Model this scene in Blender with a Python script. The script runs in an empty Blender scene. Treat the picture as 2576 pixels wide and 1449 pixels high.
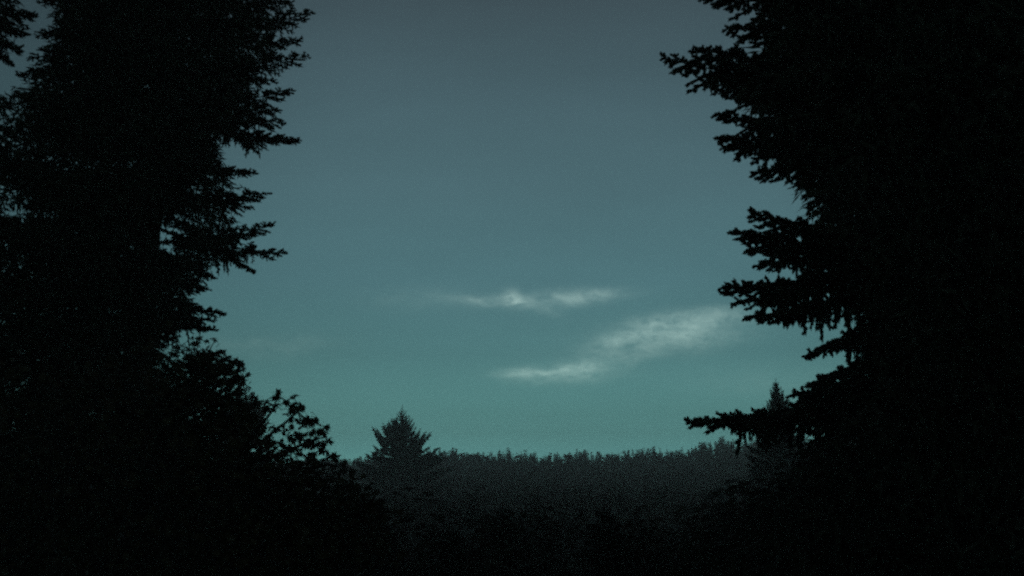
import bpy, math, random
import numpy as np
from mathutils import Vector, Matrix

S = bpy.context.scene
COL = S.collection
PI = math.pi

# ------------------------------------------------------------------ camera
F, W0, H0 = 2231.0, 2576.0, 1449.0          # focal length and size of the frame, in picture units
CZ = 5.0                                    # eye height above the ground at the house
PITCH = math.atan((1215 - H0/2)/F)          # level horizon lies low in the frame
cam = bpy.data.objects.new('camera', bpy.data.cameras.new('camera'))
COL.objects.link(cam); S.camera = cam
cam.location = (0, 0, CZ)
cam.rotation_euler = (math.radians(90) + PITCH, 0, 0)
cam.data.angle = 2*math.atan(W0/2/F)
cam.data.clip_start = .1
cam.data.clip_end = 4000
cP, sP = math.cos(PITCH), math.sin(PITCH)

def at(u, v, Y):                            # point of the place seen at (u, v), Y metres ahead
    x, y = (u - W0/2)/F, -(v - H0/2)/F
    d = (x, cP - y*sP, sP + y*cP)
    t = Y/d[1]
    return Vector((d[0]*t, Y, CZ + d[2]*t))
def proj(p):
    x, y, z = p[0], p[1], p[2] - CZ
    dep = y*cP + z*sP
    if dep < .5: return (9999, 9999)
    return (W0/2 + F*x/dep, H0/2 - F*(-y*sP + z*cP)/dep)

# ------------------------------------------------------------------ world: clear sky at first light, a few clouds
w = bpy.data.worlds.new('World'); S.world = w; w.use_nodes = True
nt = w.node_tree; N = nt.nodes; L = nt.links
for n in list(N): N.remove(n)
def nd(t, **k):
    n = N.new(t)
    for a, b in k.items(): setattr(n, a, b)
    return n
def mth(op, a, b=None, c=None, clamp=False):
    n = nd('ShaderNodeMath', operation=op); n.use_clamp = clamp
    for i, q in enumerate((a, b, c)):
        if q is None: continue
        if isinstance(q, (int, float)): n.inputs[i].default_value = q
        else: L.new(q, n.inputs[i])
    return n.outputs[0]
def mixc(kind, f, a, b):
    n = nd('ShaderNodeMix', data_type='RGBA', blend_type=kind)
    n.clamp_factor = False
    for i, q in ((0, f), (6, a), (7, b)):
        if isinstance(q, (int, float)): n.inputs[i].default_value = q
        elif isinstance(q, tuple): n.inputs[i].default_value = q + (1,)
        else: L.new(q, n.inputs[i])
    return n.outputs[2]
tc = nd('ShaderNodeTexCoord'); sep = nd('ShaderNodeSeparateXYZ'); L.new(tc.outputs['Generated'], sep.inputs[0])
dx, dy, dz = sep.outputs
ramp = nd('ShaderNodeValToRGB'); L.new(mth('MULTIPLY', dz, 1.0), ramp.inputs[0])
e = ramp.color_ramp.elements
e[0].position = 0.0; e[0].color = (.290, .840, .780, 1)
e[1].position = 1.0; e[1].color = (.030, .045, .056, 1)
for p_, c_ in ((.035, (.213, .615, .600)), (.075, (.143, .400, .390)), (.14, (.099, .256, .266)), (.22, (.091, .210, .234)), (.32, (.082, .165, .188)),
               (.42, (.067, .121, .141)), (.52, (.050, .076, .089)), (.75, (.034, .046, .058))):
    q = e.new(p_); q.color = c_ + (1,)
# brighter towards the dawn side ahead, dimmer to the sides and behind
azf = nd('ShaderNodeMapRange'); azf.interpolation_type = 'SMOOTHSTEP'
L.new(dy, azf.inputs[0])
for i, q in enumerate((.1, .97, .42, 1.0)): azf.inputs[i + 1].default_value = q
base = mixc('MULTIPLY', 1.0, ramp.outputs[0], (1, 1, 1))
vm = nd('ShaderNodeVectorMath', operation='SCALE'); L.new(base, vm.inputs[0]); L.new(azf.outputs[0], vm.inputs['Scale'])
sky = nd('ShaderNodeTexSky'); sky.sky_type = 'NISHITA'; sky.sun_disc = False
sky.sun_elevation = math.radians(-3); sky.sun_rotation = math.radians(0)
skt = mixc('MULTIPLY', 1.0, sky.outputs[0], (.25, .85, 1.2))
skv = nd('ShaderNodeVectorMath', operation='SCALE'); L.new(skt, skv.inputs[0]); skv.inputs['Scale'].default_value = .035
sum0 = nd('ShaderNodeVectorMath', operation='ADD'); L.new(vm.outputs[0], sum0.inputs[0]); L.new(skv.outputs[0], sum0.inputs[1])
# clouds: soft banks given by bearing and height above the horizon, broken up by noise
ys = mth('MAXIMUM', dy, .05)
ca, cb = mth('DIVIDE', dx, ys), mth('DIVIDE', dz, ys)
cmb = nd('ShaderNodeCombineXYZ'); L.new(ca, cmb.inputs[0]); L.new(cb, cmb.inputs[1])
def noise(scale, detail, sx, sy, off=0, rough=.6, src=None):
    mp = nd('ShaderNodeMapping'); mp.inputs['Scale'].default_value = (sx, sy, 1); mp.inputs['Location'].default_value = (off, off*.7, off*.3)
    L.new(src or cmb.outputs[0], mp.inputs[0])
    n = nd('ShaderNodeTexNoise'); n.inputs['Scale'].default_value = scale; n.inputs['Detail'].default_value = detail
    n.inputs['Roughness'].default_value = rough
    L.new(mp.outputs[0], n.inputs['Vector']); return n
wn = noise(14, 4, 1, 2, 3.1)
wv = nd('ShaderNodeVectorMath', operation='MULTIPLY_ADD'); L.new(wn.outputs['Color'], wv.inputs[0])
wv.inputs[1].default_value = (.034, .020, 0)
sb = nd('ShaderNodeVectorMath', operation='SUBTRACT'); L.new(cmb.outputs[0], sb.inputs[0]); sb.inputs[1].default_value = (.017, .010, 0)
L.new(sb.outputs[0], wv.inputs[2])
ws = nd('ShaderNodeSeparateXYZ'); L.new(wv.outputs[0], ws.inputs[0])
def ab(u, v):
    p = at(u, v, 1.0); return p.x, p.z - CZ
def bank(u, v, ru, rv, tilt, amp, raw=False):          # tilt: rise to the right
    a0, b0 = ab(u, v); ra, rb = ru/F, rv/F
    A = mth('SUBTRACT', ca if raw else ws.outputs[0], a0); B = mth('SUBTRACT', cb if raw else ws.outputs[1], b0)
    B2 = mth('SUBTRACT', B, mth('MULTIPLY', A, tilt))
    q = mth('ADD', mth('POWER', mth('ABSOLUTE', mth('DIVIDE', A, ra)), 2.0), mth('POWER', mth('ABSOLUTE', mth('DIVIDE', B2, rb)), 2.0))
    return mth('MULTIPLY', mth('EXPONENT', mth('MULTIPLY', q, -1.0)), amp)
banks = [bank(*a) for a in (
    (1287, 745, 20, 19, 0, .75, True), (1292, 760, 36, 15, -.1, .45, True), (1200, 752, 70, 9, 0, .15), (1325, 766, 60, 15, -.28, .45), (1440, 748, 110, 18, .07, .62), (1225, 758, 60, 13, -.1, .28), (1500, 736, 50, 14, 0, .25),
    (1060, 748, 130, 26, .0, .13),
    (1640, 806, 70, 16, .10, .55), (1720, 842, 120, 30, .05, .30), (1750, 806, 110, 20, .06, .45), (1680, 845, 170, 34, .12, .55), (1835, 790, 45, 13, 0, .45), (1560, 858, 80, 22, .3, .42),
    (1560, 900, 100, 22, .15, .42),
    (1335, 933, 75, 12, .03, .75), (1440, 936, 95, 20, .02, .85), (1410, 955, 80, 14, 0, .40),
    (1900, 960, 150, 40, 0, .12), (680, 870, 150, 30, 0, .14), (2120, 1000, 150, 60, 0, .12))]
tot = banks[0]
for b_ in banks[1:]: tot = mth('ADD', tot, b_)
fine = noise(34, 8, 1, 2.1, 1.7, .68, wv.outputs[0])
mod = nd('ShaderNodeMapRange'); L.new(fine.outputs[0], mod.inputs[0])
for i, q in enumerate((.34, .68, .32, 1.75)): mod.inputs[i + 1].default_value = q
cm = mth('MULTIPLY', tot, mod.outputs[0], clamp=False)
cm = mth('MULTIPLY', cm, mth('GREATER_THAN', dy, .1))
wide = noise(3.0, 4, 1, 3.2, 8.3, .55)      # very faint uneven air
wd = nd('ShaderNodeMapRange'); L.new(wide.outputs[0], wd.inputs[0])
for i, q in enumerate((.3, .7, .955, 1.05)): wd.inputs[i + 1].default_value = q
side = nd('ShaderNodeMapRange'); side.interpolation_type = 'SMOOTHSTEP'; L.new(ca, side.inputs[0])   # the glow fades towards the left
for i, q in enumerate((-.62, -.12, .60, 1.0)): side.inputs[i + 1].default_value = q
side2 = nd('ShaderNodeMapRange'); side2.interpolation_type = 'SMOOTHSTEP'; L.new(ca, side2.inputs[0])
for i, q in enumerate((.15, .60, 1.0, .80)): side2.inputs[i + 1].default_value = q
ev = mth('MULTIPLY', mth('MULTIPLY', side.outputs[0], side2.outputs[0]), wd.outputs[0])
s1 = nd('ShaderNodeVectorMath', operation='SCALE'); L.new(sum0.outputs[0], s1.inputs[0]); L.new(ev, s1.inputs['Scale'])
cld = nd('ShaderNodeVectorMath', operation='SCALE'); cld.inputs[0].default_value = (.190, .235, .205); L.new(cm, cld.inputs['Scale'])
s2 = nd('ShaderNodeVectorMath', operation='ADD'); L.new(s1.outputs[0], s2.inputs[0]); L.new(cld.outputs[0], s2.inputs[1])
bg = nd('ShaderNodeBackground'); L.new(s2.outputs[0], bg.inputs[0]); bg.inputs[1].default_value = 1.0
wo = nd('ShaderNodeOutputWorld'); L.new(bg.outputs[0], wo.inputs[0])

# last trace of direct light: a very faint wide glow from the dawn side, behind the ridge
sd = bpy.data.lights.new('sun', 'SUN'); sd.energy = .01; sd.angle = math.radians(20); sd.color = (1, .92, .85)
so = bpy.data.objects.new('sun', sd); COL.objects.link(so); so.rotation_euler = (math.radians(-86), 0, 0)

S.view_settings.view_transform = 'Standard'; S.view_settings.look = 'None'
S.view_settings.exposure = 0; S.view_settings.gamma = 1; S.view_settings.use_curve_mapping = False
S.render.engine = 'CYCLES'
cy = S.cycles
cy.max_bounces = 4; cy.diffuse_bounces = 2; cy.glossy_bounces = 1; cy.transmission_bounces = 1
cy.volume_bounces = 1; cy.transparent_max_bounces = 4
cy.use_adaptive_sampling = True; cy.adaptive_threshold = .04; cy.adaptive_min_samples = 44
cy.use_denoising = False
cy.pixel_filter_type = 'BLACKMAN_HARRIS'; cy.filter_width = 2.5

# ------------------------------------------------------------------ materials
def material(name, c1, c2, scale=4, rough=.8, bump=0, spec=.2):
    m = bpy.data.materials.new(name); m.use_nodes = True
    t = m.node_tree; b = t.nodes['Principled BSDF']
    b.inputs['Roughness'].default_value = rough; b.inputs['Specular IOR Level'].default_value = spec
    co = t.nodes.new('ShaderNodeTexCoord')
    n = t.nodes.new('ShaderNodeTexNoise'); n.inputs['Scale'].default_value = scale; n.inputs['Detail'].default_value = 5
    t.links.new(co.outputs['Object'], n.inputs['Vector'])
    r = t.nodes.new('ShaderNodeValToRGB'); t.links.new(n.outputs[0], r.inputs[0])
    r.color_ramp.elements[0].position = .35; r.color_ramp.elements[0].color = c1 + (1,)
    r.color_ramp.elements[1].position = .68; r.color_ramp.elements[1].color = c2 + (1,)
    t.links.new(r.outputs[0], b.inputs['Base Color'])
    if bump:
        bp = t.nodes.new('ShaderNodeBump'); bp.inputs['Strength'].default_value = bump
        t.links.new(n.outputs[0], bp.inputs['Height']); t.links.new(bp.outputs[0], b.inputs['Normal'])
    return m
M_NEEDLE = material('needles', (.036, .031, .021), (.050, .042, .028), 3, .75)
M_NEEDLE2 = material('needles_far', (.036, .034, .026), (.050, .046, .034), .3, .8)
M_BARK = material('bark', (.045, .034, .026), (.085, .066, .052), 6, .9, .6)
M_LEAF = material('maple_leaf', (.052, .034, .018), (.072, .048, .024), 5, .6)
M_BROAD = material('broadleaf_foliage', (.044, .038, .024), (.062, .054, .034), 2, .7)
M_GROUND = material('forest_soil', (.040, .036, .026), (.070, .064, .044), .8, .95, .5)

# ------------------------------------------------------------------ mesh helpers
def mesh_from(name, V, Fc, mats, fm=None):
    V = np.asarray(V, dtype=np.float32).reshape(-1, 3); Fc = np.asarray(Fc, dtype=np.int32).reshape(-1, 3)
    me = bpy.data.meshes.new(name)
    me.vertices.add(len(V)); me.vertices.foreach_set('co', V.ravel())
    me.loops.add(len(Fc)*3); me.loops.foreach_set('vertex_index', Fc.ravel())
    me.polygons.add(len(Fc)); me.polygons.foreach_set('loop_start', np.arange(0, len(Fc)*3, 3, dtype=np.int32))
    for m in mats: me.materials.append(m)
    if fm is not None: me.polygons.foreach_set('material_index', np.asarray(fm, dtype=np.int32))
    me.update(); me.validate()
    return me
class MB:
    def __init__(s): s.V = []; s.F = []; s.M = []; s.n = 0
    def add(s, V, Fc, m=0, mat=None):
        V = np.asarray(V, float)
        if mat is not None: V = V @ mat[:3, :3].T + mat[:3, 3]
        s.V.append(V); s.F.append(np.asarray(Fc) + s.n); s.M.append(np.full(len(Fc), m)); s.n += len(V)
    def mesh(s, name, mats): return mesh_from(name, np.concatenate(s.V), np.concatenate(s.F), mats, np.concatenate(s.M))
def obj(name, me, parent=None, mw=None):
    o = bpy.data.objects.new(name, me); COL.objects.link(o)
    if parent is not None: o.parent = parent
    if mw is not None: o.matrix_basis = Matrix(mw.tolist()) if isinstance(mw, np.ndarray) else mw
    return o
def thing(name, label, cat, loc=(0, 0, 0), group=None):
    o = bpy.data.objects.new(name, None); COL.objects.link(o); o.location = loc
    o['label'] = label; o['category'] = cat
    if group: o['group'] = group
    return o
def tube(P, R, k=6):
    P = np.asarray(P, float); n = len(P); V = []; Fc = []
    for i in range(n):
        d = P[min(i+1, n-1)] - P[max(i-1, 0)]; d /= (np.linalg.norm(d) + 1e-9)
        a = np.cross(d, (0, 0, 1.)) if abs(d[2]) < .9 else np.cross(d, (1., 0, 0)); a /= np.linalg.norm(a); b = np.cross(d, a)
        for j in range(k):
            t = 2*PI*j/k; V.append(P[i] + R[i]*(math.cos(t)*a + math.sin(t)*b))
    for i in range(n-1):
        for j in range(k):
            q, r = i*k+j, i*k+(j+1) % k
            Fc += [(q, r, r+k), (q, r+k, q+k)]
    return np.array(V), np.array(Fc)
def frame(d, roll, pos, s=1.0):
    d = np.asarray(d, float); d = d/np.linalg.norm(d)
    a = np.cross((0, 0, 1.), d) if abs(d[2]) < .95 else np.cross((0, 1., 0), d)
    a /= np.linalg.norm(a); b = np.cross(d, a)
    c, q = math.cos(roll), math.sin(roll)
    m = np.eye(4); m[:3, 0] = d*s; m[:3, 1] = (a*c + b*q)*s; m[:3, 2] = (b*c - a*q)*s; m[:3, 3] = pos
    return m

# needle covered shoot: a bottlebrush of spiky needles round a thin spindle, along +X
def shoot(Ln, wd, rnd, nn=14):
    V = []; Fc = []
    xs = (0, .25*Ln, .85*Ln, Ln*1.02); rs = (.15*wd, .42*wd, .36*wd, .05*wd)
    for x, r in zip(xs, rs):
        for j in range(4):
            t = PI/2*j + .4*x/Ln; V.append((x, r*math.cos(t), r*math.sin(t)))
    for i in range(3):
        for j in range(4):
            q, r = i*4+j, i*4+(j+1) % 4; Fc += [(q, r, r+4), (q, r+4, q+4)]
    for k in range(nn):
        x = Ln*(.06 + .92*(k + rnd.random()*.6)/nn); t = rnd.uniform(0, 2*PI); ln = wd*rnd.uniform(.45, .62)
        if x > .85*Ln: ln *= .75
        c, s = math.cos(t), math.sin(t); n = len(V); h = .16*wd
        V += [(x - h, -s*h*.6, c*h*.6), (x + h, s*h*.6, -c*h*.6), (x + ln*.75, c*ln, s*ln)]
        Fc.append((n, n+1, n+2))
    return np.array(V), np.array(Fc)
def sprig(Ln, wd, rnd, gap=.055, ang=45, flat=.35, fl=.16):
    mb = MB()
    mb.add(*shoot(Ln, wd*.9, rnd, max(8, int(Ln/.02))))
    x = .05; sd_ = 1
    while x < Ln*.86:
        tt = x/Ln
        l2 = max(.05, fl*(1 - tt*.55)*rnd.uniform(.65, 1.15))
        a = math.radians(ang + rnd.uniform(-12, 12)); z = rnd.uniform(-flat, flat)
        d = (math.cos(a), sd_*math.sin(a), z)
        V, Fc = shoot(l2, wd*rnd.uniform(.85, 1.05), rnd, 9)
        mb.add(V, Fc, 0, frame(d, 0, (x, 0, 0)))
        sd_ = -sd_; x += gap*rnd.uniform(.7, 1.3)
    return np.concatenate(mb.V), np.concatenate(mb.F)

R0 = random.Random(7)
LIB = {}
def lib(kind, wd, hang_wd, fl):
    LIB[kind] = dict(
        tip=[sprig(l, wd, R0, .045, 42, .3, .10) for l in (.13, .17)],
        fan=[sprig(l, wd, R0, .055, 45, .3, fl) for l in (.26, .34, .45, .60)],
        hang=[sprig(l, hang_wd, R0, .055, 32, .7, fl*.72) for l in (.24, .38, .52)])
lib('spruce', .072, .066, .15)
lib('fir', .056, .046, .19)
LIBMESH = {}
def libmesh(kind, g, i):
    k = (kind, g, i)
    if k not in LIBMESH: LIBMESH[k] = mesh_from('twig', *LIB[kind][g][i], [M_NEEDLE])
    return LIBMESH[k]

def branch_axis(root, tip, sag, n=12):
    root, tip = np.asarray(root, float), np.asarray(tip, float)
    Lh = np.linalg.norm(tip - root)
    t = np.linspace(0, 1, n)
    P = root + (tip - root)*t[:, None]; P[:, 2] -= sag*Lh*np.sin(PI*t)
    return P, Lh
def gen_branch(kind, root, tip, rnd, sag=.06, t0=.18, dens=1.0):
    """wood tube plus the list of twigs (group, index, matrix, t)"""
    P, Lh = branch_axis(root, tip, sag)
    n = len(P)
    R = [max(.004, .012*Lh*(1 - .93*i/(n-1))**1.1 + .003) for i in range(n)]
    wood = tube(P, R, 5)
    tw = []; lib_ = LIB[kind]
    step = (.10 if kind == 'spruce' else .115)/dens
    m = int(Lh/step)
    for i in range(int(m*t0), m+1):
        t = min(1, (i + rnd.uniform(-.3, .3))/m); f = t*(n-1); j = min(n-2, int(f)); fr = f - j
        p = P[j]*(1-fr) + P[j+1]*fr; d = P[j+1] - P[j]; d /= np.linalg.norm(d)
        side = np.cross(d, (0, 0, 1.)); side /= np.linalg.norm(side)
        rem = (1-t)*Lh                                     # distance to the tip sets how long side twigs are
        lw = .12 + .55*rem if rem < .9 else .62
        for s in (-1, 1):
            if rnd.random() < .12: continue
            ln = min(.6, lw)*rnd.uniform(.7, 1.15)
            gi = 0 if ln < .30 else 1 if ln < .40 else 2 if ln < .52 else 3
            grp = 'fan'; 
            if ln < .2: grp = 'tip'; gi = rnd.randrange(2)
            a = math.radians(rnd.uniform(38, 62))
            dd = d*math.cos(a) + side*s*math.sin(a) + np.array((0, 0, rnd.uniform(-.35, .12) if kind == 'spruce' else rnd.uniform(-.28, .22)))
            ref = {'tip': (.13, .17), 'fan': (.26, .34, .45, .60)}[grp][gi]
            tw.append((grp, gi, frame(dd, rnd.uniform(-.5, .5), p, ln/ref), t))
        for _h in range(4 if kind == 'spruce' else 2):
            if rem < .3 or rnd.random() > (.82 if kind == 'spruce' else .45): continue
            gi = 0 if rem < .7 else rnd.randrange(3); sc = min(1.2, .38 + rem*.75)*rnd.uniform(.35, 1.12)
            dd = np.array((0, 0, -1.)) + d*rnd.uniform(-.05, .35) + side*rnd.uniform(-.28, .28)
            tw.append(('hang', gi, frame(dd, rnd.uniform(0, 6), p, sc), t))
        if rnd.random() < .5:
            dd = d*.75 + np.array((0, 0, rnd.uniform(.4, .9))) + side*rnd.uniform(-.5, .5)
            tw.append(('tip', rnd.randrange(2), frame(dd, rnd.uniform(0, 6), p, rnd.uniform(.6, 1.0)), t))
    d = P[-1] - P[-2]
    tw.append(('fan', 0, frame(d, rnd.uniform(-.3, .3), P[-1] - d/np.linalg.norm(d)*.20, .8), 1.0))
    return wood, tw
def branch_mesh(kind, root, tip, rnd, sag, dens=1.0, keep=None):
    wood, tw = gen_branch(kind, root, tip, rnd, sag, dens=dens)
    outer = []
    if keep:
        tw.sort(key=lambda q: -q[3]); outer, tw = tw[:keep], tw[keep:]
    mb = MB(); mb.add(*wood, 1)
    for g, i, m, t in tw: mb.add(*LIB[kind][g][i], 0, m)
    return mb.mesh('branch', [M_NEEDLE, M_BARK]), outer

VAR = {}
for kind, lens in (('spruce', (.8, 1.3, 1.9, 2.6, 3.3, 4.0)), ('fir', (.8, 1.4, 2.1, 2.8, 3.5))):
    VAR[kind] = []
    for Ln in lens:
        for droop in ((-.12, .10, .34) if Ln > 1 else (.08,)):
            sag = .05 if droop < .2 else -.01
            h = Ln*math.cos(math.atan(droop)); z = -h*droop
            me, _ = branch_mesh(kind, (0, 0, 0), (h, 0, z), R0, sag, dens=.9)
            VAR[kind].append((Ln, droop, sag, me, (h, z)))

# ------------------------------------------------------------------ outline of the open sky in picture units
SKY = [(705, -900), (700, 0), (708, 60), (708, 140), (668, 175), (655, 215), (675, 260), (685, 310), (665, 345), (572, 350), (570, 400),
       (608, 440), (622, 480), (600, 520), (615, 560), (625, 610), (622, 648), (550, 672), (512, 720), (490, 742), (520, 785),
       (515, 830), (478, 852), (425, 868), (420, 925), (470, 940), (480, 1000), (500, 1060), (640, 1125), (860, 1200), (1000, 1290), (1700, 1290),
       (1880, 1250), (1960, 1170), (1985, 1100), (2030, 1050), (2120, 970), (2140, 920), (2120, 870), (2145, 800), (2105, 760),
       (2075, 700), (2055, 620), (2020, 560), (1995, 500), (1965, 440), (1910, 400), (1865, 330), (1860, 280), (1840, 220),
       (1825, 180), (1870, 140), (1900, 90), (1915, 60), (1890, 20), (1865, -20), (1840, -900)]
GAP = [(62, -600), (62, 0), (78, 30), (40, 60), (60, 80), (40, 120), (12, 165), (-40, 170), (-40, 205), (8, 212), (45, 228), (62, 190),
       (80, 150), (112, 120), (105, 90), (128, 60), (112, 0), (112, -600)]
def inpoly(u, v, P):
    r = False; j = len(P)-1
    for i in range(len(P)):
        (a, b), (c, d) = P[i], P[j]
        if (b > v) != (d > v) and u < (c-a)*(v-b)/(d-b)+a: r = not r
        j = i
    return r
def raster(P, u0=-100, v0=-900, w_=560, h_=450, st=5):
    U, Vv = np.meshgrid(u0 + st*(np.arange(w_)+.5), v0 + st*(np.arange(h_)+.5)); r = np.zeros(U.shape, bool); j = len(P)-1
    for i in range(len(P)):
        (a, b), (c, d) = P[i], P[j]
        if b != d: r ^= ((b > Vv) != (d > Vv)) & (U < (c-a)*(Vv-b)/(d-b)+a)
        j = i
    return r
HOLES = [[(446, 550), (440, 600), (424, 640), (412, 606), (430, 560)], [(372, 196), (384, 196), (384, 216), (372, 216)],
         [(30, 268), (20, 300), (4, 320), (12, 290)], [(520, 440), (532, 470), (540, 505), (524, 500)], [(20, 510), (44, 505), (40, 530), (10, 540)],
         [(310, 758), (320, 780), (314, 784)], [(160, 140), (172, 135), (150, 190), (140, 196)], [(196, 150), (190, 175), (176, 200), (178, 180)]]
SKYM = raster(SKY) | raster(GAP)
for h_ in HOLES: SKYM |= raster(h_)
SKYR = SKYM.tolist()
def is_sky(p):
    u, v = proj(p); i = int((u+100)//5); j = int((v+900)//5)
    return 0 <= i < 560 and 0 <= j < 450 and SKYR[j][i]

# ------------------------------------------------------------------ terrain
def gz(x, y):
    xs_ = (-100, 0, 10, 20, 40, 60, 100, 150, 200, 260, 320, 380, 420, 500, 900, 1500)
    zs_ = (1, 0, -.5, -3.5, -10, -15, -19, -20.5, -20, -15, -9, -3, 0, -5, -16, -20)
    z = np.interp(y, xs_, zs_)
    z = z + np.clip((y-200)/200, 0, 1)*np.clip((x - 20)/80, 0, 1.4)*5.5 - np.clip((y-200)/200, 0, 1)*np.clip((-x - 20)/80, 0, 1)*2.0
    z = z + .5*np.sin(x*.09 + y*.05)*np.clip(y/60, 0, 1) + .35*np.sin(y*.13 - x*.21)*np.clip(y/60, 0, 1)
    return z
gx = np.concatenate([np.linspace(-340, -62, 48), np.linspace(-60, 60, 61), np.linspace(62, 340, 48)])
gy = np.concatenate([np.linspace(-60, 98, 80), np.linspace(100, 600, 100)])
XX, YY = np.meshgrid(gx, gy); ZZ = gz(XX, YY) + .06*np.random.RandomState(3).randn(*XX.shape)
nx = len(gx); ny = len(gy)
I = (np.arange(ny-1)[:, None]*nx + np.arange(nx-1)[None]).ravel()
g = obj('ground', mesh_from('ground', np.stack([XX.ravel(), YY.ravel(), ZZ.ravel()], 1),
        np.concatenate([np.stack([I, I+1, I+nx+1], 1), np.stack([I, I+nx+1, I+nx], 1)]), [M_GROUND]))
g['kind'] = 'structure'

# ------------------------------------------------------------------ the tall near conifers
def trunk_mesh(h, r, rnd, lean=(0, 0)):
    n = 26; P = []; R = []
    for i in range(n):
        t = i/(n-1); P.append((lean[0]*t*h + .05*math.sin(t*9 + r), lean[1]*t*h + .04*math.sin(t*7), t*h))
        R.append(r*((1-t)**.9*.95 + .03) + (.25*r*max(0, 1 - t*n/2.0)))
    V, Fc = tube(P, R, 12)
    return mesh_from('trunk', V, Fc, [M_BARK])
def big_conifer(kind, name, label, u, v, Y, height, rad, n, tips, seed, zcap=None, group=None, keep=16, zlow=1.2, inner=12000):
    rnd = random.Random(seed)
    q = at(u, v, Y); x, y = q.x, Y; zb = float(gz(x, y)) - .15
    t = thing(name, label, 'tree', (x, y, zb), group)
    obj('trunk', trunk_mesh(height, height*.0135, rnd), t)
    for (tu, tv, tY, rise, sag) in tips:
        T = np.array(at(tu, tv, tY)) - np.array((x, y, zb))
        rt = np.array((0, 0, T[2] + rise)); rt[:2] = T[:2]/np.linalg.norm(T[:2])*.1
        me, outer = branch_mesh(kind, rt, T, rnd, sag, keep=keep)
        b = obj('branch', me, t)
        for g_, i_, m_, t_ in outer: obj('twig', libmesh(kind, g_, i_), b, m_)
    made = 0
    for k in range(n*6):
        if made >= n: break
        f = (k % n + rnd.random())/n
        z = zlow + (height - zlow)*f**1.0
        zt = z/height
        R = rad*min(1, (1-zt)*2.6 + .06)*rnd.uniform(.72, 1.05)
        a = rnd.uniform(0, 2*PI)
        # thin out where no one sees: far above the frame
        if proj((x, y, z+zb))[1] < -700 and rnd.random() < .6: continue
        cand = [c for c in VAR[kind] if c[0] <= R*1.12]
        if not cand: cand = VAR[kind][:1]
        ls = sorted({c[0] for c in cand}, reverse=True)
        ca_, sa_ = math.cos(a), math.sin(a)
        for Ln in ls:
            cs = [c for c in cand if c[0] == Ln]
            c = rnd.choice(cs[:2] if zt > .6 else cs)
            s = max(.7, min(1.12, R/Ln)) if Ln == ls[0] else 1.0
            ok = True; h, dz_ = c[4]
            for tt in (.3, .45, .6, .75, .88, 1.0, 1.03):
                px = h*tt*s; pz = dz_*tt*s - c[2]*Ln*s*math.sin(PI*min(tt, 1))
                rem = (1-min(tt, 1))*Ln*s; wv_ = min(.55, .1 + .5*rem)
                for sw, dn in ((0, 0), (0, -.4*min(1, rem)), (wv_, 0), (-wv_, 0), (0, .1)):
                    wx = x + ca_*(px + abs(sw)*.6) - sa_*sw; wy = y + sa_*(px + abs(sw)*.6) + ca_*sw
                    if math.hypot(wx, wy) < 4.2 or is_sky((wx, wy, zb + z + pz + dn)): ok = False; break
                if not ok: break
            if ok: break
        if not ok: continue
        b = obj('branch', c[3], t)
        b.location = (0, 0, z); b.rotation_euler = (rnd.uniform(-.12, .12), 0, a); b.scale = (s, s*rnd.uniform(.9, 1.1), s)
        made += 1
    # the dense inner foliage nobody could count
    V = []; Fc = []; tries = 0; done = 0
    while done < inner and tries < inner*5:
        tries += 1
        z = rnd.uniform(.6, height*.97); R = rad*min(1, (1-z/height)*2.6 + .06)*.86
        a = rnd.uniform(0, 2*PI); rr = R*math.sqrt(rnd.random())
        p = np.array((rr*math.cos(a), rr*math.sin(a), z - rr*.12))
        wx, wy, wz = p[0]+x, p[1]+y, p[2]+zb
        pu, pv_ = proj((wx, wy, wz))
        if pv_ < -250 or pv_ > 1650 or pu < -350 or pu > 3000: continue
        if math.hypot(wx, wy) < 4.5 or any(is_sky((wx+ox, wy, wz+oz)) for ox, oz in ((0, 0), (-.3, 0), (.3, 0), (0, -.4), (0, .25))): continue
        done += 1
        for _ in range(3):
            d = np.array((math.cos(a)*.5 + rnd.gauss(0, .5), math.sin(a)*.5 + rnd.gauss(0, .5), rnd.uniform(-1.1, .1))); d /= np.linalg.norm(d)
            s = np.cross(d, (rnd.gauss(0, 1), rnd.gauss(0, 1), rnd.gauss(0, 1))); s /= np.linalg.norm(s)
            q = p + np.array((rnd.gauss(0, .07), rnd.gauss(0, .07), rnd.gauss(0, .07))); ln = rnd.uniform(.16, .32); wd = rnd.uniform(.018, .035)
            i0 = len(V); V += [q, q + d*ln*.5 + s*wd, q + d*ln, q + d*ln*.5 - s*wd]; Fc += [(i0, i0+1, i0+2), (i0, i0+2, i0+3)]
    fo_ = obj('foliage', mesh_from('foliage', V, Fc, [M_NEEDLE]), t); fo_['kind'] = 'stuff'
    return t

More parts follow.
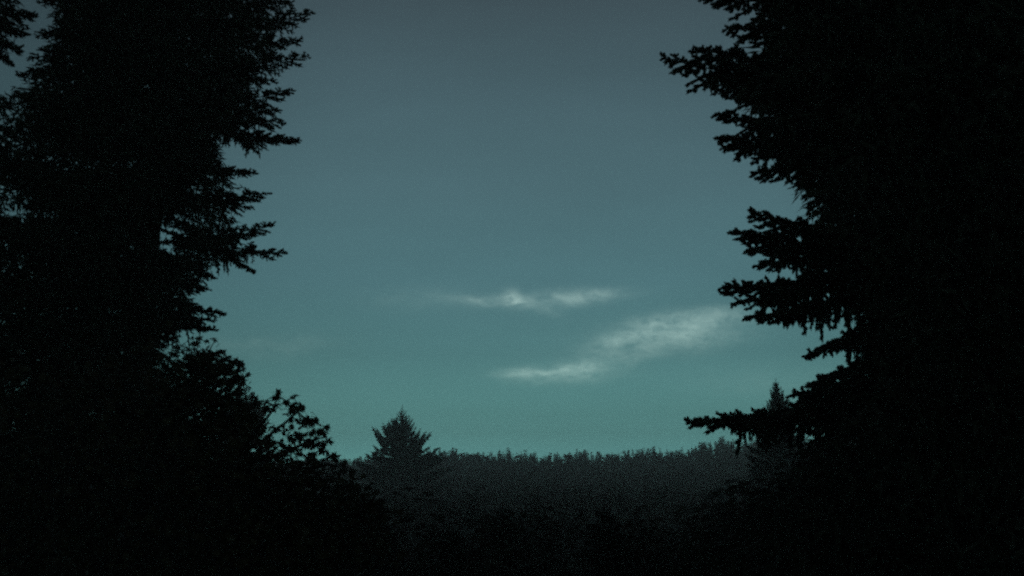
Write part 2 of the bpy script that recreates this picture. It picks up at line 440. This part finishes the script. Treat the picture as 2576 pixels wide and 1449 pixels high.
RT = [(1675, 147, 12.0, .15, .05), (1775, -8, 12.6, .2, .03), (1828, 72, 12.9, .2, .05), (1745, 128, 12.6, -.1, .04), (1782, 214, 13.0, .45, .05),
      (1806, 291, 12.7, .35, .05), (1816, 346, 12.3, .1, .04), (1822, 372, 13.2, .5, .05), (1902, 436, 12.7, .8, .03), (1886, 536, 12.5, -.2, .05),
      (1850, 584, 12.2, .25, .06), (1818, 724, 12.0, .95, .05), (1880, 798, 12.3, .95, .04), (2030, 898, 12.8, 1.0, .02), (2000, 994, 12.0, .75, .04),
      (1740, 1062, 11.8, 1.1, .055), (1835, 1066, 12.4, 1.0, .06),
      (1882, 628, 12.7, .5, .05), (1905, 668, 13.1, .6, .04), (1850, 765, 13.2, 1.0, .04), (2045, 968, 12.5, .9, .02), (1860, 255, 13.3, .4, .04)]
big_conifer('spruce', 'spruce_tree', 'huge near black spruce with drooping needled branches filling the right side', 2330, 600, 13.0, 27, 4.3, 250, RT, 11, keep=13, inner=20000)
LT = [(782, 32, 19.4, -.2, .05), (737, 6, 20, 0, .03), (752, 100, 19.6, .2, .03), (772, 142, 19.2, .3, .05), (687, 204, 19.8, .8, .02),
      (731, 228, 19.5, -.1, .04), (704, 277, 20.0, .2, .03), (712, 306, 19.5, .5, .04), (747, 350, 19.0, 1.0, .04), (643, 380, 19.6, 1.9, .0),
      (637, 433, 19.6, .6, .04), (671, 486, 19.2, .2, .05), (631, 522, 19.8, .6, .03), (681, 567, 19.3, -.2, .06), (713, 636, 19.0, .9, .06),
      (630, 682, 19.4, 1.7, .0), (540, 698, 19.7, .8, .02), (520, 728, 19.5, .6, .02), (560, 786, 19.2, .6, .05), (536, 806, 19.7, .4, .04),
      (536, 830, 19.4, .5, .03), (103, 5, 19.6, .5, .0), (96, 90, 19.4, .9, .0), (74, 148, 19.2, 1.2, .0), (50, 190, 19.5, 1.1, .03)]
big_conifer('fir', 'fir_tree', 'tall black conifer left of the sky gap, with ragged sprays reaching right', 375, 600, 20.0, 34, 3.7, 285, LT, 23, keep=11, inner=22000)
FT = [(80, 34, 17.0, .5, .02), (63, 82, 17.2, .8, .0), (47, 124, 17.0, 1.0, .0), (31, 160, 17.3, 1.2, .0)]
big_conifer('fir', 'fir_tree', 'black conifer cut off by the left edge of the picture, beyond the narrow sky gap', -190, 300, 17.5, 27, 3.4, 150, FT, 31, keep=10, inner=7000)
big_conifer('fir', 'fir_tree', 'dark conifer standing behind the tall left conifer, its trunk further left', 215, 900, 24.5, 30, 4.0, 210, [], 41)
big_conifer('spruce', 'spruce_tree', 'dark spruce at the right edge behind the huge near one', 2500, 700, 19.0, 30, 4.3, 230, [], 51, inner=24000)
big_conifer('spruce', 'young_spruce_tree', 'dark lower spruce under the long bottom right branch', 2150, 1250, 16.5, 7.9, 2.6, 80, [], 61, zlow=.5, inner=5000)

# ------------------------------------------------------------------ maple with separate leaves at the lower left
def leaf_mesh(seed):
    rnd = random.Random(seed)
    ang = [(-90, .18), (-62, .62), (-38, .38), (-8, .95), (18, .52), (50, 1.0), (72, .60), (90, 1.15), (108, .60), (130, 1.0), (162, .52), (188, .95), (218, .38), (242, .62)]
    V = [(0, .18, 0)]
    for a, r in ang:
        a = math.radians(a + rnd.uniform(-4, 4)); r *= rnd.uniform(.92, 1.08)
        x, y = r*math.cos(a)*.55, r*math.sin(a)*.5 + .18
        V.append((x, y, -.22*abs(x) - .16*y*y + rnd.uniform(-.05, .05)))
    n = len(ang)
    Fc = [(0, 1+i, 1+(i+1) % n) for i in range(n)]
    V += [(-.015, -.5, .05), (.015, -.5, .05), (0, .02, 0)]
    Fc.append((n+1, n+2, n+3))
    return np.array(V), np.array(Fc)
LV = [leaf_mesh(i) for i in range(5)]
LME = [mesh_from('leaf', V, Fc, [M_LEAF]) for V, Fc in LV]
P1 = [(300, 880), (400, 862), (440, 880), (470, 850), (530, 845), (552, 868), (566, 900), (600, 912), (617, 945), (632, 985), (652, 1010), (638, 1040),
      (655, 1085), (700, 1108), (760, 1122), (820, 1150), (850, 1185), (880, 1225), (960, 1290), (960, 1330), (960, 1500), (-60, 1500), (-60, 930)]
P2 = [(690, 992), (712, 1012), (745, 1004), (770, 1028), (786, 1048), (814, 1066), (825, 1112), (806, 1112), (790, 1130), (745, 1128), (690, 1118), (672, 1075),
      (712, 1064), (704, 1030)]
EDGE = [(543, 852), (562, 886), (568, 896), (598, 903), (606, 912), (600, 930), (618, 950), (648, 1010), (640, 1004), (695, 990), (700, 1000), (706, 1012), (741, 1004), (752, 1010),
        (769, 1027), (742, 1020), (678, 1009), (684, 1024), (694, 1024), (783, 1052), (796, 1062), (812, 1070), (805, 1088), (818, 1100), (824, 1114), (812, 1116),
        (790, 1122), (688, 1064), (826, 1136), (838, 1142), (850, 1152), (866, 1160), (878, 1172), (760, 1052), (724, 1040)]
rm = random.Random(5)
base_m = at(380, 1449, 12.6); bx, by = base_m.x, base_m.y; bz = float(gz(bx, by)) - .1
mt = thing('maple_tree', 'black maple with separate ragged leaves, below the left conifer and leaning right', 'tree', (bx, by, bz))
B0 = np.array((bx, by, bz))
limbs = []
mbw = MB()
tr_top = np.array(at(430, 1240, 12.5))
Pt = [B0, B0*.6 + tr_top*.4 + np.array((.08, 0, 0)), tr_top]
mbt = MB(); mbt.add(*tube(np.array(Pt) - B0, [.16, .12, .09], 9))
obj('trunk', mbt.mesh('trunk', [M_BARK]), mt)
for (u1, v1, Y1, um, vm) in ((540, 858, 12.2, 440, 1000), (602, 915, 11.8, 520, 1060), (642, 1010, 12.0, 560, 1110), (698, 996, 11.7, 670, 1110),
                             (762, 1020, 12.0, 690, 1110), (818, 1098, 11.9, 700, 1140), (872, 1168, 11.6, 740, 1180), (470, 880, 12.9, 420, 1000),
                             (350, 930, 12.4, 390, 1100), (960, 1260, 11.6, 760, 1250), (180, 1000, 12.6, 300, 1120), (620, 1200, 11.4, 520, 1220)):
    a, m_, c = tr_top, np.array(at(um, vm, (12.5+Y1)/2)), np.array(at(u1, v1, Y1))
    pts = []
    for i in range(13):
        t = i/12; pts.append(a*(1-t)**2 + 2*m_*t*(1-t) + c*t*t + np.array((rm.uniform(-.02, .02), rm.uniform(-.03, .03), rm.uniform(-.02, .02)))*min(1, i))
    pts = np.array(pts); limbs.append(pts)
    br = MB(); br.add(*tube(pts - B0, [.045*(1-.9*i/12) + .004 for i in range(13)], 6))
    obj('branch', br.mesh('branch', [M_BARK]), mt)
LP = np.concatenate([l[3:] for l in limbs])
leaves = []          # (matrix, prominence)
stems = MB()
def cluster(c, nl, spread, big=1.0, prom=0):
    d = LP - c; q = LP[np.argmin((d**2).sum(1))]
    mid = (q + c)/2 + np.array((0, 0, -.04))
    stems.add(*tube(np.array((q, mid, c)) - B0, [.009, .006, .003], 4))
    for _ in range(nl):
        o = np.array([rm.gauss(0, spread) for _ in range(3)])*(1, 1, .9)
        yaw = rm.uniform(0, 2*PI); tilt = rm.uniform(-1.2, .2)
        dd = (math.cos(yaw)*math.cos(tilt), math.sin(yaw)*math.cos(tilt), math.sin(tilt))
        m = frame(dd, rm.uniform(-1.1, 1.1), c + o - B0, .125*big*rm.uniform(.7, 1.2))
        m[:3, [0, 1]] = m[:3, [1, 0]]
        leaves.append((m, prom + rm.random()))
for (u, v) in EDGE: cluster(np.array(at(u, v, rm.uniform(11.6, 12.3))), 2, .035, 1.2, 3)
def fill(P, n, nl, spread, y0, y1, prom, gate=None):
    us = [p[0] for p in P]; vs = [p[1] for p in P]; k = 0
    while k < n:
        u, v = rm.uniform(min(us), max(us)), rm.uniform(min(vs), max(vs))
        if not inpoly(u, v, P): continue
        if gate and not gate(u, v): continue
        k += 1; cluster(np.array(at(u, v, rm.uniform(y0, y1))), nl, spread, 1.0, prom)
fill(P2, 32, 3, .045, 11.6, 12.2, 2)
def gate(u, v):      # loosely leaved towards the sky, holes where the sky shows through
    if v < 1090 and u > 400:
        h = math.sin(u*.045 + 1.3*math.sin(v*.031))*math.sin(v*.052 + .9*math.sin(u*.027))
        return h > -.55 or rm.random() < .3
    return True
near = [(470, 862), (530, 862), (582, 915), (602, 950), (622, 1000), (632, 1090), (480, 1090), (420, 1000), (410, 880)]
fill(near, 330, 5, .07, 11.5, 12.9, 1, gate)
P1b = P1
fill([(640, 1112), (760, 1142), (860, 1196), (1000, 1290), (1000, 1420), (480, 1420), (480, 1110)], 420, 6, .09, 10.8, 12.6, 0)
fill(P1b, 520, 6, .11, 10.8, 13.4, 0, lambda u, v: v > 1060 or u < 430)
leaves.sort(key=lambda q: -q[1])
for m, _ in leaves[:290]: obj('leaf', LME[rm.randrange(5)], mt, m)
rest = MB()
for m, _ in leaves[290:]: rest.add(*LV[rm.randrange(5)], 0, m)
o = obj('foliage', rest.mesh('foliage', [M_LEAF]), mt); o['kind'] = 'stuff'
o = obj('twigs', stems.mesh('twigs', [M_BARK]), mt); o['kind'] = 'stuff'

# ------------------------------------------------------------------ hazy conifers in the middle distance, with branches as parts
def frond(rnd, up, nseg=11):
    mb = MB(); n = 7
    P = [(t, 0, up*t*t*.5 - .05*math.sin(PI*t)) for t in np.linspace(0, 1, n)]
    mb.add(*tube(P, [.014*(1-t)+.004 for t in np.linspace(0, 1, n)], 4), 1)
    V = []; Fc = []
    def blade(p, d, ln, wd):
        d = np.array(d); d /= np.linalg.norm(d); s = np.cross(d, (0, 0, 1.)); s /= np.linalg.norm(s); p = np.array(p)
        for q, k in ((s, 1.0), (np.array((0, 0, 1.)), .8)):
            i = len(V); V.extend([p - d*.02, p + d*ln*.4 + q*wd*k, p + d*ln, p + d*ln*.45 - q*wd*k]); Fc.extend([(i, i+1, i+2), (i, i+2, i+3)])
    for i in range(nseg*2):
        t = .12 + .86*i/(nseg*2); f = t*(n-1); j = min(n-2, int(f)); fr = f-j
        p = np.array(P[j])*(1-fr) + np.array(P[j+1])*fr
        for s in (-1, 1):
            ln = (.10 + .26*(1-t))*rnd.uniform(.6, 1.2)*(1 if t > .2 else .7)
            blade(p, (.8, s*rnd.uniform(.5, 1), rnd.uniform(-.35, .25)), ln, .040)
    blade(P[-1], (1, 0, up*.8), .10, .022)
    mb.add(np.array(V), np.array(Fc), 0)
    return mb.mesh('branch', [M_NEEDLE2, M_BARK])
rf = random.Random(77)
FRU = [frond(rf, .55) for _ in range(4)]; FRD = [frond(rf, .12) for _ in range(4)]
def mid_conifer(name, label, u, v, Y, width_at, nb, seed, slope=.30, down=30, gap=.42, fat=1.25):
    rnd = random.Random(seed); top = at(u, v, Y); zb = float(gz(top.x, Y)) - .2; h = top.z - zb
    t = thing(name, label, 'tree', (top.x, Y, zb))
    obj('trunk', mesh_from('trunk', *tube([(0, 0, 0), (.1, 0, h*.4), (0, .1, h*.8), (0, 0, h)], [h*.014, h*.010, h*.004, .02], 8), [M_BARK]), t)
    depth = .35; k = 0
    while depth < down and k < 292:
        r = width_at(depth); nn = 5 if depth < 4 else 7
        for i in range(nn):
            if k >= 292: break
            a = 2*PI*(i + rnd.random()*.7)/nn + depth*3; s = r*rnd.uniform(.72, 1.12)*(1 + .12*math.sin(a + depth*.7))
            b = obj('branch', rnd.choice(FRU if depth < down*.3 else FRD), t)
            b.location = (0, 0, h - depth - rnd.uniform(0, .35))
            b.rotation_euler = (rnd.uniform(-.3, .3), -math.atan(slope*(1 - depth/down*1.6)) + rnd.uniform(-.08, .08), a)
            b.scale = (s, s*fat, s*fat); k += 1
        depth += gap*rnd.uniform(.8, 1.2)*(1 + depth*.10)
    return t
mid_conifer('conifer_tree', 'hazy pointed conifer standing clear above the distant woods, left of centre', 1012, 1016, 160, lambda d: float(np.interp(d, (0, .8, 2.7, 5.4, 8.4, 10.2, 12.5, 18, 32), (.15, .30, 1.4, 3.3, 5.7, 7.3, 9.0, 9.6, 10.5))), 0, 3, .52, 30, .46, 1.15)
mid_conifer('conifer_tree', 'small pointed conifer above the long lowest branch of the right spruce', 1951, 952, 75, lambda d: .14 + .36*d if d < 6 else 2.3 + .1*(d-6), 0, 4, .25, 12, .19, 2.0)
mid_conifer('conifer_tree', 'hazy conifer half hidden behind the maple leaves at lower left', 619, 968, 105, lambda d: .3 + .62*d if d < 6 else 3.9 + .1*(d-6), 0, 5, .50, 26, .40)

# ------------------------------------------------------------------ the woods in the valley and on the ridge
def far_conifer(seed, nw, nf, spikes):
    rnd = random.Random(seed); mb = MB()
    mb.add(*tube([(0, 0, 0), (0, 0, .96)], [.011, .002], 4), 1)
    V = []; Fc = []
    for k in range(nw):
        f = (k + rnd.random()*.5)/nw; z = .10 + .88*f; r = .15*(1-f)**.7 + .014
        for i in range(nf):
            a = 2*PI*(i + rnd.random())/nf; rr = r*rnd.uniform(.6, 1.2); dr = rnd.uniform(-.35, .15) if f < .6 else rnd.uniform(-.1, .55)
            d = np.array((math.cos(a), math.sin(a), dr)); s = np.array((-math.sin(a), math.cos(a), 0)); p = np.array((0, 0, z))
            i0 = len(V); V += [p - (0, 0, .012), p + d*rr*.55 + s*rr*.22, p + d*rr, p + d*rr*.5 - s*rr*.22, p + d*rr*.45 - np.array((0, 0, .022))]
            Fc += [(i0, i0+1, i0+2), (i0, i0+2, i0+3), (i0, i0+4, i0+2)]
            for q in range(spikes):
                t = rnd.uniform(.25, .85); b = p + d*rr*t; sg = rnd.choice((-1, 1)); i0 = len(V)
                V += [b, b + (d*.6 + s*sg)*rr*.30, b + d*rr*.12]; Fc.append((i0, i0+1, i0+2))
    mb.add(np.array(V), np.array(Fc), 0)
    return mb
def far_broad(seed, n, lf):
    rnd = random.Random(seed); mb = MB()
    mb.add(*tube([(0, 0, 0), (.01, 0, .3), (0, 0, .8)], [.018, .012, .003], 5), 1)
    V = []; Fc = []
    lumps = [(rnd.gauss(0, .11), rnd.gauss(0, .11), rnd.uniform(.38, .88), rnd.uniform(.07, .14)) for _ in range(11)] + [(0, 0, .9, .08)]
    for l in lumps:
        mb.add(*tube([(0, 0, .3), (l[0], l[1], l[2])], [.006, .002], 3), 1)
    for _ in range(n):
        l = rnd.choice(lumps); d = np.array([rnd.gauss(0, 1) for _ in range(3)]); d /= np.linalg.norm(d)
        p = np.array(l[:3]) + d*l[3]*rnd.uniform(.55, 1.08); a = np.cross(d, (rnd.random(), rnd.random(), rnd.random())); a /= np.linalg.norm(a)
        b = np.cross(d, a); i0 = len(V); s = lf*rnd.uniform(.7, 1.3)
        V += [p + a*s, p + b*s*.8 + d*s*.5, p - a*s, p - b*s*.8 - d*s*.3]; Fc += [(i0, i0+1, i0+2), (i0, i0+2, i0+3)]
    mb.add(np.array(V), np.array(Fc), 0)
    return mb
FC = [far_conifer(100+i, 17, 6, 1) for i in range(5)]; FB = [far_broad(200+i, 230, .022) for i in range(3)]
NC = [far_conifer(300+i, 34, 9, 4) for i in range(4)]; NB = [far_broad(400+i, 1500, .011) for i in range(2)]
cat_ = {}
def arr(mb): return np.concatenate(mb.V), np.concatenate(mb.F), np.concatenate(mb.M)
ARR = {'fc': [arr(m) for m in FC], 'fb': [arr(m) for m in FB]}
MES = {'fc': [m.mesh('conifer', [M_NEEDLE2, M_BARK]) for m in FC], 'fb': [m.mesh('broadleaf', [M_BROAD, M_BARK]) for m in FB],
       'nc': [m.mesh('conifer', [M_NEEDLE2, M_BARK]) for m in NC], 'nb': [m.mesh('broadleaf', [M_BROAD, M_BARK]) for m in NB]}
def skyline(u): return float(np.interp(u, (600, 880, 1000, 1100, 1300, 1450, 1600, 1700, 1800, 1900, 2100), (1146, 1148, 1142, 1133, 1135, 1139, 1133, 1125, 1108, 1099, 1090)))
EU = (-200, 300, 500, 640, 880, 1000, 1150, 1400, 1600, 1750, 1850, 1950, 2100, 2800)
EV = (1000, 1040, 1080, 1130, 1192, 1218, 1230, 1241, 1242, 1226, 1188, 1130, 1060, 1000)
def edge(u): return max(float(np.interp(u+q, EU, EV)) for q in (-60, 0, 60))
rw = random.Random(2025)
far = []
y = 60.0
while y < 432:
    sp = 4.6 if y > 360 else 5.0 if y > 200 else 6.0
    x = -y*.42
    while x < y*.42:
        xx, yy = x + rw.uniform(-.45, .45)*sp, y + rw.uniform(-.45, .45)*sp
        x += sp
        if math.hypot(xx + 7.6*0 - at(1012, 1016, 160).x, yy - 160) < 7: continue
        u = proj((xx, yy, 5))[0]
        if yy > 372: vt = skyline(u) + 6*math.sin(u*.037 + 1) + 4*math.sin(u*.101 + 2) + rw.choice((rw.uniform(-9, 2), rw.uniform(-2, 8), rw.uniform(2, 14), rw.uniform(4, 20)))
        else:
            vt = float(np.interp(yy, (60, 100, 150, 220, 300, 372), (1256, 1232, 1212, 1196, 1173, 1146))) + (skyline(u)-1142)*(yy/400)**1.5 + rw.uniform(-12, 14)
        top = at(u, vt, yy); gz_ = float(gz(xx, yy)) - .1; h = top.z - gz_
        if h < 5: continue
        rad = rw.uniform(.8, 1.25)*(24/h if h > 24 else 1.0)*(rw.choice((.6, .85, 1.15)) if yy > 372 else 1)
        far.append([xx, yy, gz_, h, rad, 'fb' if rw.random() < (.10 if yy > 372 else .28) else 'fc', vt, u])
    y += sp
sky_trees = [f for f in far if f[1] > 388 and 840 < f[7] < 1900 and f[6] < skyline(f[7]) + 4]
sky_trees.sort(key=lambda f: f[6] - skyline(f[7])); sky_trees = sky_trees[:110]
ids = {id(f) for f in sky_trees}
rest_ = [f for f in far if id(f) not in ids]
vis = sorted([f for f in rest_ if 700 < f[7] < 2000], key=lambda f: -f[3]/f[1])
nearer = vis[:140]; ids |= {id(f) for f in nearer}
def place_tree(f, label, group, near=False):
    k = f[5]; pool = MES[('n' + k[1]) if near else k]
    o = obj('conifer_tree' if k == 'fc' else 'broadleaf_tree', rw.choice(pool)); o['label'] = label; o['category'] = 'tree'; o['group'] = group
    o.location = f[:3]; o.scale = (f[3]*f[4],)*2 + (f[3],); o.rotation_euler = (0, 0, rw.uniform(0, 6.28))
for f in sky_trees:
    place_tree(f, 'hazy pointed treetop along the distant ridge skyline' if f[5] == 'fc' else 'hazy rounded treetop along the distant ridge skyline', 'trees along the ridge skyline')
for f in nearer:
    place_tree(f, 'dim pointed tree in the valley below the ridge' if f[5] == 'fc' else 'dim rounded tree in the valley below the ridge', 'trees in the valley below the ridge', near=True)
Vs = []; Fs = []; Ms = []; n_ = 0
for f in rest_:
    if id(f) in ids: continue
    V, Fc, Mi = rw.choice(ARR[f[5]]); a = rw.uniform(0, 6.28); c, s = math.cos(a), math.sin(a); r = f[3]*f[4]
    Vs.append(np.stack([(V[:, 0]*c - V[:, 1]*s)*r + f[0], (V[:, 0]*s + V[:, 1]*c)*r + f[1], V[:, 2]*f[3] + f[2]], 1)); Fs.append(Fc + n_); n_ += len(V)
    Ms.append(Mi + (2 if f[5] == 'fb' else 0)*(Mi == 0))
fo = obj('forest', mesh_from('forest', np.concatenate(Vs), np.concatenate(Fs), [M_NEEDLE2, M_BARK, M_BROAD], np.concatenate(Ms)))
fo['kind'] = 'stuff'; fo['label'] = 'dense hazy woods covering the valley and the distant ridge'; fo['category'] = 'forest'
# dark young trees and scrub on the slope just below the house
k = 0; placed = []
for tries in range(3000):
    if k >= 90: break
    yy = rw.uniform(19, 58); u = rw.uniform(-150, 2700); x_ = (u - 1288)/F*yy
    if any(math.hypot(x_-a, yy-b) < 2.0 for a, b in placed): continue
    vt = edge(u) + rw.uniform(6, 120); top = at(u, vt, yy); x_ = top.x; z0 = float(gz(x_, yy)) - .1; h = top.z - z0
    if h < 2.5 or h > 17: continue
    placed.append((x_, yy)); k += 1
    broad = rw.random() < .45
    place_tree([x_, yy, z0, h, rw.uniform(1.1, 1.5) if broad else rw.uniform(1.2, 1.7), 'fb' if broad else 'fc'],
               ('black bushy tree on the unlit slope at the bottom, under the %s' % ('tall left conifer' if u < 850 else 'hazy ridge' if u < 1800 else 'huge right spruce')) if broad else ('black young conifer on the unlit slope at the bottom, under the %s' % ('tall left conifer' if u < 850 else 'hazy ridge' if u < 1800 else 'huge right spruce')),
               'unlit trees on the slope at the bottom', near=True)

# ------------------------------------------------------------------ haze
hz = (-345, 345, -64, 605, -25, 38)
V = [(x, y, z) for z in hz[4:] for y in hz[2:4] for x in hz[:2]]
Q = [(0, 2, 3, 1), (4, 5, 7, 6), (0, 1, 5, 4), (2, 6, 7, 3), (0, 4, 6, 2), (1, 3, 7, 5)]
me = bpy.data.meshes.new('haze'); me.from_pydata(V, [], Q); me.update()
mh = bpy.data.materials.new('haze'); mh.use_nodes = True; t = mh.node_tree
for n in list(t.nodes):
    if n.type == 'BSDF_PRINCIPLED': t.nodes.remove(n)
pv = t.nodes.new('ShaderNodeVolumePrincipled'); pv.inputs['Density'].default_value = .0020
pv.inputs['Color'].default_value = (1.0, .82, .78, 1); pv.inputs['Anisotropy'].default_value = .45
t.links.new(pv.outputs[0], t.nodes['Material Output'].inputs['Volume'])
me.materials.append(mh)
ho = obj('haze', me); ho['kind'] = 'stuff'
print('tris', sum(len(m.polygons) for m in bpy.data.meshes), 'objs', len(bpy.data.objects))
